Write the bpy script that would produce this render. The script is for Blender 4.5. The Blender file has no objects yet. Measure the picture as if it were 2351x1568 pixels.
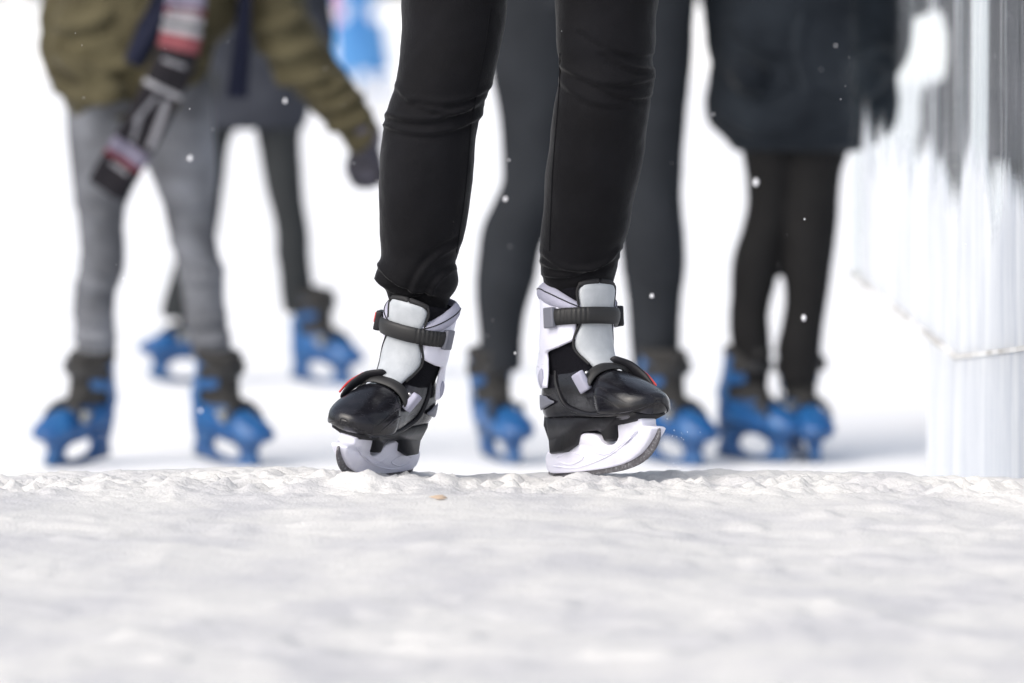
import bpy, bmesh, math, random
import numpy as np
from mathutils import Vector, Matrix, noise as mnoise

random.seed(7)
scene = bpy.context.scene
COL = scene.collection

# ------------------------------------------------------------------ camera
IW, IH, FOC = 2351.0, 1568.0, 200.0            # picture measured on a 2351 px wide print
F = IW * FOC / 36.0
CX, CY = IW / 2, IH / 2
PITCH = math.atan(CY / F)
CAMZ = 0.782
D1 = 9.33                                       # distance of the sharp skater
ICE = -0.46                                     # level of the ice beyond the crest
cam_data = bpy.data.cameras.new('camera')
cam_data.lens = FOC
cam_data.sensor_width = 36.0
cam_data.clip_start = 0.5
cam_data.clip_end = 4000
cam_data.dof.use_dof = True
cam_data.dof.focus_distance = 9.27
cam_data.dof.aperture_fstop = 3.5
cam_data.dof.aperture_blades = 0
cam = bpy.data.objects.new('camera', cam_data)
COL.objects.link(cam)
cam.location = (0, 0, CAMZ)
cam.rotation_euler = (math.pi / 2 - PITCH, 0, 0)
scene.camera = cam

# ------------------------------------------------------------------ sky, sun, exposure
SUN_EL, SUN_AZ = math.radians(43), math.radians(-132)    # on the left behind the camera, through thin cloud
world = bpy.data.worlds.new('World')
scene.world = world
world.use_nodes = True
nt = world.node_tree
nt.nodes.clear()
sky = nt.nodes.new('ShaderNodeTexSky')
sky.sky_type = 'NISHITA'
sky.sun_disc = False
sky.sun_elevation = SUN_EL
sky.sun_rotation = SUN_AZ
sky.dust_density = 4.0
sky.air_density = 1.0
hsv = nt.nodes.new('ShaderNodeHueSaturation')
hsv.inputs['Saturation'].default_value = 0.55           # thin cloud: pale sky
bg = nt.nodes.new('ShaderNodeBackground')
bg.inputs['Strength'].default_value = 0.14
wo = nt.nodes.new('ShaderNodeOutputWorld')
nt.links.new(sky.outputs[0], hsv.inputs['Color'])
nt.links.new(hsv.outputs[0], bg.inputs['Color'])
nt.links.new(bg.outputs[0], wo.inputs['Surface'])
sun_data = bpy.data.lights.new('sun', 'SUN')
sun_data.energy = 1.0
sun_data.angle = math.radians(60)
sun_data.color = (1.0, 0.97, 0.92)
sun = bpy.data.objects.new('sun', sun_data)
COL.objects.link(sun)
sdir = Vector((math.sin(SUN_AZ) * math.cos(SUN_EL), math.cos(SUN_AZ) * math.cos(SUN_EL), math.sin(SUN_EL)))
sun.rotation_euler = sdir.to_track_quat('Z', 'Y').to_euler()
sun.location = sdir * 30
scene.view_settings.view_transform = 'Standard'
scene.view_settings.look = 'None'
scene.view_settings.gamma = 1
scene.view_settings.exposure = 0.5
scene.cycles.use_denoising = True
scene.cycles.max_bounces = 8
scene.cycles.transparent_max_bounces = 16


# ------------------------------------------------------------------ helpers
def P(px, py, d):
    """point at distance d in front of the camera, for a place measured on the print"""
    u, v = (px - CX) / F, (CY - py) / F
    c, s = math.cos(PITCH), math.sin(PITCH)
    r = Vector((u, v * s + c, v * c - s))
    r *= d / r.y
    return Vector((r.x, d, r.z + CAMZ))


def material(name, col, rough=0.6, metal=0.0, sheen=0.0, bump=None, vary=None, coat=0.0, spec=0.5, translucent=0):
    m = bpy.data.materials.new(name)
    m.use_nodes = True
    t = m.node_tree
    b = t.nodes['Principled BSDF']
    b.inputs['Base Color'].default_value = (*col, 1)
    b.inputs['Roughness'].default_value = rough
    b.inputs['Metallic'].default_value = metal
    b.inputs['Specular IOR Level'].default_value = spec
    b.inputs['Coat Weight'].default_value = coat
    b.inputs['Coat Roughness'].default_value = 0.12
    if sheen:
        b.inputs['Sheen Weight'].default_value = sheen
        b.inputs['Sheen Roughness'].default_value = 0.35
    tc = t.nodes.new('ShaderNodeTexCoord')
    if vary:                                     # (scale, colour b, contrast low, high [, stretch])
        n = t.nodes.new('ShaderNodeTexNoise')
        n.inputs['Scale'].default_value = vary[0]
        n.inputs['Detail'].default_value = 6
        mp = t.nodes.new('ShaderNodeMapping')
        if len(vary) > 4:
            mp.inputs['Scale'].default_value = vary[4]
        r = t.nodes.new('ShaderNodeValToRGB')
        r.color_ramp.elements[0].position = vary[2]
        r.color_ramp.elements[1].position = vary[3]
        r.color_ramp.elements[0].color = (*col, 1)
        r.color_ramp.elements[1].color = (*vary[1], 1)
        t.links.new(tc.outputs['Object'], mp.inputs[0])
        t.links.new(mp.outputs[0], n.inputs['Vector'])
        t.links.new(n.outputs['Fac'], r.inputs[0])
        t.links.new(r.outputs[0], b.inputs['Base Color'])
    if bump:                                     # (scale, strength, distance)
        n = t.nodes.new('ShaderNodeTexNoise')
        n.inputs['Scale'].default_value = bump[0]
        n.inputs['Detail'].default_value = 5
        bp = t.nodes.new('ShaderNodeBump')
        bp.inputs['Strength'].default_value = bump[1]
        bp.inputs['Distance'].default_value = bump[2]
        t.links.new(tc.outputs['Object'], n.inputs['Vector'])
        t.links.new(n.outputs['Fac'], bp.inputs['Height'])
        t.links.new(bp.outputs[0], b.inputs['Normal'])
    return m


def scuff(m, lo, hi, scale=60):
    """uneven gloss: fine long scratches and dull patches"""
    t = m.node_tree
    b = t.nodes['Principled BSDF']
    tc = t.nodes.new('ShaderNodeTexCoord')
    mp = t.nodes.new('ShaderNodeMapping')
    mp.inputs['Scale'].default_value = (.35, 1.0, 3.0)
    mp.inputs['Rotation'].default_value = (.3, .2, .4)
    n = t.nodes.new('ShaderNodeTexNoise')
    n.inputs['Scale'].default_value = scale
    n.inputs['Detail'].default_value = 8
    n.inputs['Roughness'].default_value = .7
    mr = t.nodes.new('ShaderNodeMapRange')
    mr.inputs['From Min'].default_value = .35
    mr.inputs['From Max'].default_value = .65
    mr.inputs['To Min'].default_value = lo
    mr.inputs['To Max'].default_value = hi
    t.links.new(tc.outputs['Object'], mp.inputs[0])
    t.links.new(mp.outputs[0], n.inputs['Vector'])
    t.links.new(n.outputs['Fac'], mr.inputs['Value'])
    t.links.new(mr.outputs[0], b.inputs['Roughness'])


M = {}
M['black_cloth'] = material('black_cloth', (0.0040, 0.0039, 0.0052), 0.8, sheen=0.16, bump=(420, 0.5, 0.002), spec=0.15,
                            vary=(14, (0.0058, 0.0058, 0.0078), 0.35, 0.7))
M['grey_jeans'] = material('grey_jeans', (0.090, 0.093, 0.104), 0.9, bump=(60, 0.4, 0.01), spec=0.1,
                           vary=(9, (0.21, 0.22, 0.245), 0.35, 0.72))
M['olive'] = material('olive_jacket_cloth', (0.044, 0.038, 0.022), 0.9, bump=(30, 0.5, 0.02), spec=0.1, sheen=0.1,
                      vary=(6, (0.098, 0.086, 0.050), 0.32, 0.72))
M['charcoal'] = material('charcoal_cloth', (0.018, 0.020, 0.0235), 0.9, spec=0.1, vary=(6, (0.026, 0.029, 0.034), 0.3, 0.7))
M['slate'] = material('slate_cloth', (0.024, 0.027, 0.035), 0.9, spec=0.1, vary=(7, (0.05, 0.054, 0.067), 0.3, 0.75))
M['dark_tights'] = material('dark_tights', (0.019, 0.0215, 0.0235), 0.85, spec=0.2, vary=(6, (0.029, 0.032, 0.034), 0.3, 0.7))
M['navy_coat'] = material('navy_coat_cloth', (0.0075, 0.0098, 0.0135), 0.9, spec=0.1, sheen=0.1, bump=(20, 0.4, 0.02),
                          vary=(5, (0.021, 0.026, 0.033), 0.35, 0.72))
M['black_tights'] = material('black_tights', (0.0058, 0.0056, 0.006), 0.85, spec=0.2, vary=(7, (0.010, 0.0098, 0.0102), 0.3, 0.7))
M['navy'] = material('navy_strap', (0.006, 0.008, 0.022), 0.8, spec=0.2)
M['glove'] = material('glove_knit', (0.012, 0.012, 0.018), 0.9, bump=(80, 0.5, 0.01), vary=(30, (0.04, 0.039, 0.056), 0.4, 0.7))
M['glove_cuff'] = material('glove_cuff_knit', (0.075, 0.07, 0.10), 0.9, bump=(80, 0.5, 0.01))
M['skin'] = material('skin', (0.5, 0.31, 0.23), 0.55)
M['hair'] = material('hair', (0.03, 0.02, 0.012), 0.6)
M['wool_hat'] = material('wool_hat', (0.05, 0.05, 0.06), 0.95, bump=(90, 0.6, 0.01))
M['skate_black'] = material('skate_black_plastic', (0.008, 0.008, 0.011), 0.30, spec=0.42, bump=(38, 0.10, 0.01),
                            vary=(22, (0.022, 0.021, 0.026), 0.5, 0.72))
scuff(M['skate_black'], .12, .30)
M['skate_dark'] = material('skate_dark_plastic', (0.011, 0.011, 0.014), 0.45, spec=0.3, bump=(50, 0.1, 0.01), vary=(30, (0.018, 0.018, 0.022), 0.45, 0.7))
M['skate_white'] = material('skate_white_plastic', (0.79, 0.79, 0.90), 0.38, bump=(25, 0.05, 0.01), vary=(28, (0.70, 0.70, 0.84), 0.5, 0.78))
scuff(M['skate_white'], .25, .6, 40)
M['liner_black'] = material('liner_black_mesh', (0.008, 0.008, 0.011), 0.95, bump=(520, 0.6, 0.003), spec=0.1)
M['collar_grey'] = material('collar_grey_padding', (0.40, 0.40, 0.50), 0.8, bump=(300, 0.2, 0.002))
M['tongue_grey'] = material('tongue_grey_leather', (0.40, 0.425, 0.455), 0.6, bump=(240, 0.25, 0.002), vary=(40, (0.47, 0.495, 0.525), 0.4, 0.7))
M['piping_black'] = material('piping_black', (0.012, 0.012, 0.014), 0.7)
M['strap_black'] = material('strap_black_rubber', (0.016, 0.016, 0.017), 0.55, bump=(200, 0.1, 0.002))
M['buckle_grey'] = material('buckle_grey_plastic', (0.16, 0.165, 0.20), 0.4)
M['buckle_red'] = material('buckle_red_plastic', (0.55, 0.035, 0.03), 0.35)
M['steel'] = material('dirty_steel', (0.13, 0.125, 0.135), 0.5, metal=0.5, vary=(300, (0.34, 0.34, 0.36), 0.5, 0.7), bump=(160, 0.5, 0.004))
M['screw'] = material('screw_steel', (0.6, 0.6, 0.6), 0.25, metal=1.0)
M['blue_plastic'] = material('blue_plastic', (0.008, 0.072, 0.225), 0.32, vary=(16, (0.03, 0.14, 0.34), 0.45, 0.74))
M['blue_deep'] = material('blue_deep_plastic', (0.010, 0.055, 0.16), 0.36, vary=(16, (0.02, 0.10, 0.26), 0.4, 0.75))
M['blue_steel'] = material('worn_blade', (0.06, 0.10, 0.16), 0.5, metal=0.3)
M['boot_soft'] = material('boot_soft_dark', (0.022, 0.021, 0.020), 0.9, vary=(20, (0.035, 0.034, 0.033), 0.4, 0.7))
M['strap_light'] = material('strap_pale', (0.26, 0.27, 0.26), 0.6)
M['light_blue'] = material('light_blue_cloth', (0.04, 0.17, 0.42), 0.85, vary=(4, (0.10, 0.28, 0.54), 0.4, 0.7))
M['pink'] = material('pink_cloth', (0.75, 0.22, 0.36), 0.85)
M['white_cloth'] = material('white_cloth', (0.72, 0.74, 0.76), 0.85)
M['dark_boot'] = material('dark_boot', (0.02, 0.02, 0.024), 0.5)
M['grey_coat'] = material('grey_coat_cloth', (0.02, 0.02, 0.027), 0.9, vary=(8, (0.055, 0.05, 0.062), 0.4, 0.7))
M['pale_board'] = material('pale_board', (0.83, 0.84, 0.85), 0.5)
M['beige_post'] = material('beige_post', (0.76, 0.73, 0.72), 0.6)
M['kick_board'] = material('kick_board_plastic', (0.84, 0.84, 0.83), 0.5, vary=(3, (0.74, 0.73, 0.68), 0.52, 0.8, (1, 1, 0.2)))
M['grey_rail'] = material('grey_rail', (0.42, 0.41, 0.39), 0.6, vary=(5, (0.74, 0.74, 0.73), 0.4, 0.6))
M['seam_cloth'] = material('seam_cloth', (0.006, 0.006, 0.0075), 0.9, spec=0.1)
M['flake'] = material('snow_flake', (0.9, 0.9, 0.93), 0.6)
M['leaf'] = material('dry_leaf', (0.60, 0.46, 0.34), 0.7)


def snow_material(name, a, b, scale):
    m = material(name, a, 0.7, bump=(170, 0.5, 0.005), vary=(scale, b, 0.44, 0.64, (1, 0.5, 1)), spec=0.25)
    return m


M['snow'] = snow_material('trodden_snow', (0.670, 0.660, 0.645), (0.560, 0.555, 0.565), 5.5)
M['ice'] = material('rink_ice', (0.95, 0.95, 0.955), 0.55, spec=0.25, vary=(0.35, (0.93, 0.93, 0.935), 0.45, 0.75))


def new_mesh(name, verts, faces, smooth=True):
    me = bpy.data.meshes.new(name)
    me.from_pydata([tuple(v) for v in verts], [], faces)
    me.update()
    bm = bmesh.new()
    bm.from_mesh(me)
    bmesh.ops.recalc_face_normals(bm, faces=bm.faces)
    bm.to_mesh(me)
    bm.free()
    if smooth:
        me.polygons.foreach_set('use_smooth', [True] * len(me.polygons))
    return me


def link(name, me, mat=None, parent=None):
    o = bpy.data.objects.new(name, me)
    COL.objects.link(o)
    if mat is not None and me is not None and not me.materials:
        me.materials.append(mat)
    if parent is not None:
        o.parent = parent
    return o


def tag(o, label, cat, group=None):
    o['label'] = label
    o['category'] = cat
    if group:
        o['group'] = group
    return o


def loft(rings, closed=True, caps=True):
    n = len(rings[0])
    v = [p for r in rings for p in r]
    f = []
    for i in range(len(rings) - 1):
        for j in range(n if closed else n - 1):
            k = (j + 1) % n
            f.append((i * n + j, i * n + k, (i + 1) * n + k, (i + 1) * n + j))
    if caps and closed:
        f.append(tuple(range(n - 1, -1, -1)))
        f.append(tuple((len(rings) - 1) * n + j for j in range(n)))
    return v, f


def tube(pts, radii, n=20, flat=1.0, steps=6):
    """round-ended tapered tube along a smooth path"""
    pts = [Vector(p) for p in pts]
    P_, R_ = [], []
    for i in range(len(pts) - 1):
        a, b, c, d = pts[max(i - 1, 0)], pts[i], pts[i + 1], pts[min(i + 2, len(pts) - 1)]
        for k in range(steps):
            t = k / steps
            P_.append(0.5 * ((2 * b) + (c - a) * t + (2 * a - 5 * b + 4 * c - d) * t * t + (3 * b - a - 3 * c + d) * t ** 3))
            R_.append(radii[i] + (radii[i + 1] - radii[i]) * (t * t * (3 - 2 * t)))
    P_.append(pts[-1]); R_.append(radii[-1])
    t0, t1 = (P_[1] - P_[0]).normalized(), (P_[-1] - P_[-2]).normalized()
    head = [(P_[0] - t0 * R_[0] * math.cos(a), R_[0] * math.sin(a)) for a in (0.15, 0.6, 1.1)]
    tail = [(P_[-1] + t1 * R_[-1] * math.cos(a), R_[-1] * math.sin(a)) for a in (1.1, 0.6, 0.15)]
    seq = head + list(zip(P_, R_)) + tail
    rings = []
    up = Vector((0.03, 1, 0.02))
    for i, (p, r) in enumerate(seq):
        a = seq[max(i - 1, 0)][0]
        b = seq[min(i + 1, len(seq) - 1)][0]
        t = (b - a).normalized()
        x = up.cross(t)
        if x.length < 1e-4:
            x = Vector((1, 0, 0))
        x.normalize()
        y = t.cross(x).normalized()
        rings.append([p + x * (r * math.cos(2 * math.pi * j / n)) + y * (r * flat * math.sin(2 * math.pi * j / n)) for j in range(n)])
    return loft(rings)


def interp(tab, x):
    xs = [t[0] for t in tab]
    if x <= xs[0]:
        return tab[0][1]
    if x >= xs[-1]:
        return tab[-1][1]
    for i in range(len(tab) - 1):
        if x <= xs[i + 1]:
            a, b = tab[max(i - 1, 0)], tab[i]
            c, d = tab[i + 1], tab[min(i + 2, len(tab) - 1)]
            h = c[0] - b[0]
            t = (x - b[0]) / h
            m0 = (c[1] - a[1]) / max(c[0] - a[0], 1e-9) * h
            m1 = (d[1] - b[1]) / max(d[0] - b[0], 1e-9) * h
            return ((2 * t ** 3 - 3 * t * t + 1) * b[1] + (t ** 3 - 2 * t * t + t) * m0 + (-2 * t ** 3 + 3 * t * t) * c[1] + (t ** 3 - t * t) * m1)


def outline_tube(left, right, d, depth=1.0, step=10, n=44, dfun=None, power=2.0):
    """closed form whose left and right edges follow two measured edges; depth is its own"""
    pad = (9 if d > 17 else 4) if d > 12 else 0                     # out-of-focus edges read a little thinner than they are
    left = [(a - pad, b) for a, b in left]
    right = [(a + pad, b) for a, b in right]
    y0 = max(left[0][1], right[0][1])
    y1 = min(left[-1][1], right[-1][1])
    L = [(b, a) for a, b in left]
    R = [(b, a) for a, b in right]
    rings = []
    k = max(int((y1 - y0) / step), 2)
    for i in range(k + 1):
        y = y0 + (y1 - y0) * i / k
        dd = d + (dfun(y) if dfun else 0)
        a, b = P(interp(L, y), y, dd), P(interp(R, y), y, dd)
        c = (a + b) / 2
        rx = (b.x - a.x) / 2
        ry = rx * (depth(y) if callable(depth) else depth)
        ring = []
        for j in range(n):
            t = 2 * math.pi * j / n
            cs, sn = math.cos(t), math.sin(t)
            e = 2.0 / power
            ring.append(Vector((c.x + rx * math.copysign(abs(cs) ** e, cs), c.y + ry * math.copysign(abs(sn) ** e, sn), c.z)))
        rings.append(ring)
    return loft(rings)


def fuse(name, parts, voxel=0.01, smooth=4, folds=None, rough=None):
    """several closed forms become one continuous surface"""
    V, Fc = [], []
    for v, f in parts:
        o = len(V)
        V += list(v)
        Fc += [tuple(i + o for i in q) for q in f]
    me = new_mesh(name + '_raw', V, Fc)
    ob = bpy.data.objects.new(name + '_raw', me)
    COL.objects.link(ob)
    r = ob.modifiers.new('r', 'REMESH')
    r.mode = 'VOXEL'
    r.voxel_size = voxel
    s = ob.modifiers.new('s', 'SMOOTH')
    s.factor = 0.5
    s.iterations = smooth
    dg = bpy.context.evaluated_depsgraph_get()
    dg.update()
    out = bpy.data.meshes.new_from_object(ob.evaluated_get(dg))
    out.name = name
    bpy.data.objects.remove(ob)
    bpy.data.meshes.remove(me)
    out.polygons.foreach_set('use_smooth', [True] * len(out.polygons))
    if folds or rough:
        co = np.empty(len(out.vertices) * 3)
        no = np.empty(len(out.vertices) * 3)
        out.vertices.foreach_get('co', co)
        out.vertices.foreach_get('normal', no)
        co, no = co.reshape(-1, 3), no.reshape(-1, 3)
        disp = np.zeros(len(co))
        for (ax, ay, bx, by, d, w, amp) in folds or []:
            a, b = P(ax, ay, d), P(bx, by, d)
            ex, ez = b.x - a.x, b.z - a.z
            L = math.hypot(ex, ez)
            ex, ez = ex / L, ez / L
            qx, qz = co[:, 0] - a.x, co[:, 2] - a.z
            t = qx * ex + qz * ez
            # folds sag a little in the middle
            s_ = -qx * ez + qz * ex + 0.12 * L * np.clip(1 - ((t / L - .5) * 2) ** 2, 0, 1)
            along = np.exp(-np.clip(np.maximum(-t, t - L), 0, None) ** 2 / (0.25 * L) ** 2 * 4)
            front = np.clip(-no[:, 1] * 1.2 + 0.35, 0, 1)
            ridge = np.exp(-(s_ / w) ** 2) - 0.75 * np.exp(-((s_ + 1.7 * w) / w) ** 2)
            disp += amp * ridge * along * front
        if rough:
            amp, sc = rough
            disp += np.array([amp * mnoise.fractal(Vector(p) * sc, 0.9, 2.0, 4) for p in co])
        co += no * disp[:, None]
        out.vertices.foreach_set('co', co.ravel())
        out.update()
    return out


def box(c, s, rot=None, bevel=0.0):
    bm = bmesh.new()
    bmesh.ops.create_cube(bm, size=1)
    for v in bm.verts:
        v.co = Vector((v.co.x * s[0], v.co.y * s[1], v.co.z * s[2]))
    if bevel:
        bmesh.ops.bevel(bm, geom=list(bm.edges), offset=bevel, segments=2, affect='EDGES', profile=0.7)
    R = rot if rot is not None else Matrix.Identity(3)
    v = [R @ q.co + Vector(c) for q in bm.verts]
    bm.verts.index_update()
    f = [tuple(q.index for q in p.verts) for p in bm.faces]
    bm.free()
    return v, f


def join(parts):
    V, Fc = [], []
    for v, f in parts:
        o = len(V)
        V += list(v)
        Fc += [tuple(i + o for i in q) for q in f]
    return V, Fc


def patch(fun, nu, nv, thick, close_u=False):
    """a curved sheet of real thickness: fun(u, v, off) -> point"""
    v, f = [], []
    for lay in (0, 1):
        for i in range(nv + 1):
            for j in range(nu + 1):
                # rounded rim: sheet thins toward its border
                u_, v_ = j / nu, i / nv
                e = min(min(i, nv - i) / 1.5, 1) * (1 if close_u else min(min(j, nu - j) / 1.5, 1))
                off = thick * (0.35 + 0.65 * math.sqrt(max(e, 0))) if lay else 0.0
                v.append(fun(u_, v_, off))
    n = (nu + 1) * (nv + 1)
    w = nu + 1
    for lay in (0, 1):
        for i in range(nv):
            for j in range(nu):
                q = (lay * n + i * w + j, lay * n + i * w + j + 1, lay * n + (i + 1) * w + j + 1, lay * n + (i + 1) * w + j)
                f.append(q if lay else q[::-1])
    for i in range(nv):
        for j in (0, nu):
            a, b = i * w + j, (i + 1) * w + j
            f.append((a, b, b + n, a + n))
    for j in range(nu):
        for i in (0, nv):
            a, b = i * w + j, i * w + j + 1
            f.append((a, b, b + n, a + n))
    return v, f


def plate(profile, half, rows=3):
    """side profile (x, z) given a thickness that depends on height; profile is a closed polygon"""
    n = len(profile)
    rings = []
    for s in (-1, -0.8, 0.8, 1):
        inset = 0.0022 if abs(s) == 1 else 0.0
        cx = sum(p[0] for p in profile) / n
        cz = sum(p[1] for p in profile) / n
        ring = []
        for i, (x, z) in enumerate(profile):
            a, b = profile[i - 1], profile[(i + 1) % n]
            tx, tz = b[0] - a[0], b[1] - a[1]
            l = math.hypot(tx, tz) or 1
            ring.append(Vector((x - inset * tz / l * SGN(profile), s * half(x, z), z + inset * tx / l * SGN(profile))))
        rings.append(ring)
    return loft(rings)


def SGN(poly):
    a = 0
    for i in range(len(poly)):
        x0, y0 = poly[i - 1]
        x1, y1 = poly[i]
        a += x0 * y1 - x1 * y0
    return 1 if a > 0 else -1


def smooth_poly(pts, k=4):
    out = []
    n = len(pts)
    for i in range(n):
        a, b, c, d = (Vector((*pts[(i + q) % n], 0)) for q in (-1, 0, 1, 2))
        for s in range(k):
            t = s / k
            p = 0.5 * ((2 * b) + (c - a) * t + (2 * a - 5 * b + 4 * c - d) * t * t + (3 * b - a - 3 * c + d) * t ** 3)
            out.append((p.x, p.y))
    return out


# ------------------------------------------------------------------ the ice skate (left foot: x toe, y outer side, z up, z = 0 under the blade)
ZB = [(-.124, .105), (-.112, .094), (-.09, .088), (-.05, .086), (0, .083), (.04, .080), (.08, .078), (.12, .079), (.145, .083), (.163, .089), (.174, .097), (.179, .104)]
ZT = [(-.124, .150), (-.112, .176), (-.09, .190), (-.05, .196), (0, .186), (.035, .173), (.07, .159), (.10, .148), (.13, .136), (.152, .126), (.166, .119), (.175, .114), (.179, .108)]
WD = [(-.124, .014), (-.112, .029), (-.09, .038), (-.05, .041), (0, .043), (.04, .048), (.08, .052), (.11, .052), (.135, .048), (.155, .039), (.168, .027), (.175, .017), (.179, .006)]


def shell_pt(x, t, off=0.0):
    """t = 0 top, pi/2 outer side, pi bottom"""
    zb, zt, w = interp(ZB, x), interp(ZT, x), interp(WD, x)
    zc, h = (zb * .58 + zt * .42), None
    s, c = math.sin(t), math.cos(t)
    up = (zt - zc) if c > 0 else (zc - zb)
    ex = 2 / 2.25 if c > 0 else 2 / 3.2
    y = (w + off) * math.copysign(abs(s) ** (2 / 2.4), s)
    z = zc + (up + off) * math.copysign(abs(c) ** ex, c)
    return Vector((x, y, z))


CXS = [(.13, -.043), (.18, -.045), (.22, -.044), (.27, -.038), (.32, -.034)]
RFS = [(.13, .105), (.16, .098), (.18, .080), (.20, .064), (.23, .056), (.27, .056), (.315, .060)]
RBS = [(.13, .074), (.17, .070), (.21, .062), (.25, .056), (.315, .059)]
RYS = [(.13, .036), (.17, .037), (.19, .041), (.22, .047), (.26, .050), (.315, .0525)]


def shaft_pt(th, z, off=0.0):
    c, s = math.cos(th), math.sin(th)
    r = interp(RFS, z) if c > 0 else interp(RBS, z)
    x = interp(CXS, z) + (r + off) * math.copysign(abs(c) ** 0.9, c)
    y = (interp(RYS, z) + off) * math.copysign(abs(s) ** 0.9, s)
    return Vector((x, y, z))


def mirror(vf, s, slim=1.0):
    v, f = vf
    return [Vector((p[0] * .945, p[1] * s * .955 * slim, p[2])) for p in v], f


D_ = math.radians
CACHE = {}


def skate_pieces(style):
    """list of (part name, geometry, material key) - first entry is the shell the others belong to"""
    if style in CACHE:
        return CACHE[style]
    blue = style == 'blue'
    out = []
    xs = [-.124 + (.303) * (0.5 - 0.5 * math.cos(math.pi * i / 40)) for i in range(41)]
    out.append(('ice_skate', loft([[shell_pt(x, 2 * math.pi * j / 36) for j in range(36)] for x in xs]), 'blue_deep' if blue else 'skate_black'))
    # soft inner boot
    zs = [.135 + .172 * i / 22 for i in range(23)]
    out.append(('liner', loft([[shaft_pt(2 * math.pi * j / 40, z) for j in range(40)] for z in zs]), 'boot_soft' if blue else 'liner_black'))

    # padded collar: high behind, dipping to the front on both sides
    def collar(u, v, off):
        th = D_(28 + 304 * u)
        k = 0.5 - 0.5 * math.cos(th)
        hi = .268 + .050 * min(1, k * 1.55) ** 0.8
        lo = .250 + .036 * min(1, k * 1.35)
        if blue:
            hi -= .008
        b = math.sin(math.pi * min(max(v, 0), 1))
        z = lo + (hi - lo) * v
        return shaft_pt(th, z, (.001 + off) if off == 0 else .002 + off * (0.45 + 0.6 * b))
    out.append(('collar', patch(collar, 48, 8, .011), 'boot_soft' if blue else 'collar_grey'))

    # tongue
    tw = [(.165, 30), (.180, 37), (.205, 47), (.225, 42), (.245, 32), (.27, 34), (.30, 38), (.31, 32)]

    def tongue(u, v, off):
        z = .168 + (.312 - .168) * v
        w = interp(tw, z)
        if v > .93:
            w *= 1 - 0.25 * (v - .93) / .07
        th = D_((u * 2 - 1) * w)
        return shaft_pt(th, z, .003 + off * (1.0 if blue else 1))
    tongue_vf = patch(tongue, 18, 22, .009)
    out.append(('tongue', tongue_vf, 'boot_soft' if blue else 'tongue_grey'))

    # dark binding round the tongue
    def tong_edge(sgn):
        pts = []
        for i in range(15):
            z = .178 + .128 * i / 14
            pts.append(shaft_pt(D_(sgn * (interp(tw, z) + 2)), z, .009))
        return tube(pts, [.0022] * len(pts), 8, steps=2)
    top = [shaft_pt(D_(a), .313 - .004 * (a / 30) ** 2, .006) for a in range(-34, 35, 6)]
    if not blue:
        out.append(('tongue_binding', join([tong_edge(1), tong_edge(-1), tube(top, [.0048] * len(top), 8, steps=2)]), 'piping_black'))

    # hard cuff hinged at the heel, with wings that carry the ankle strap
    def cuff(u, v, off):
        z0 = .140 + (.300 - .140) * v
        k = min(max((z0 - .203) / .030, 0), 1)
        k = k * k * (3 - 2 * k)
        k2 = min(max((z0 - .288) / .02, 0), 1)
        a = 104 + (40 - 104) * k + 30 * k2
        th_ = a + (360 - 2 * a) * u
        th = D_(th_)
        back = max(0.0, -math.cos(th))
        zb = .146 + .032 * min(1, max(0, (back - .55) / .3))
        zt = .272 + .026 * min(1, back * 1.4 + .25)
        z = zb + (zt - zb) * v
        flare = .0085 * max(0, 1 - v * 3)
        return shaft_pt(th, z, .0045 + flare + off)
    out.append(('cuff', patch(cuff, 64, 30, .0055), 'blue_plastic' if blue else 'skate_white'))
    if not blue:
        rv = []
        for sgn in (1, -1):
            c = shaft_pt(D_(sgn * 116), .163, .0165)
            nrm = Vector((-.35, sgn * .9, 0)).normalized()
            rv.append(lens(c, nrm, .010, .016, .004))
        out.append(('hinge_rivet', rv[0], 'collar_grey'))
        out.append(('hinge_rivet', rv[1], 'collar_grey'))

    # ankle strap, ribbed towards the inner side
    def strap(u, v, off):
        th_ = -80 + 156 * u
        z = .257 + (v - .5) * .027 + .010 * (u - .5) * 0
        rib = -0.0022 * (1 if (int(round(u * 90)) % 4 == 0 and .06 < u < .40) else 0)
        return shaft_pt(D_(th_), z, .0125 + off + (rib if off else 0) + .004 * math.cos(D_(th_)))
    out.append(('ankle_strap', patch(strap, 90, 4, .005), 'strap_black'))

    def oriented(th, z, off, size, bev, tilt=0):
        c = shaft_pt(D_(th), z, off)
        e = (shaft_pt(D_(th + 2), z, off) - shaft_pt(D_(th - 2), z, off)).normalized()
        nrm = Vector((0, 0, 1)).cross(e)
        R = Matrix((e, nrm, Vector((0, 0, 1)))).transposed()
        R = R @ Matrix.Rotation(tilt, 3, 'Y')
        return box(c, size, R, bev)
    out.append(('strap_keeper', oriented(-84, .257, .016, (.024, .010, .034), .003), 'buckle_grey' if not blue else 'boot_soft'))
    out.append(('ankle_buckle', oriented(74, .260, .020, (.034, .013, .034), .004), 'skate_dark' if not blue else 'boot_soft'))
    if not blue:
        out.append(('buckle_button', oriented(76, .264, .0265, (.017, .006, .018), .002), 'buckle_red'))

    # instep strap with its lever
    def instep(u, v, off):
        t = D_(-66 + 128 * u)
        x = .043 + (v - .5) * .024 + .010 * math.cos(t) ** 2 - .006 * (u - .5)
        return shell_pt(x, t, .0055 + off)
    out.append(('instep_strap', patch(instep, 30, 4, .006), 'strap_black'))
    c = shell_pt(.040, D_(-66), .012)
    R = Matrix.Rotation(D_(25), 3, 'X') @ Matrix.Rotation(D_(-14), 3, 'Y')
    out.append(('strap_keeper', box(c, (.026, .012, .034), R, .004), 'collar_grey' if not blue else 'strap_light'))
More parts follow.
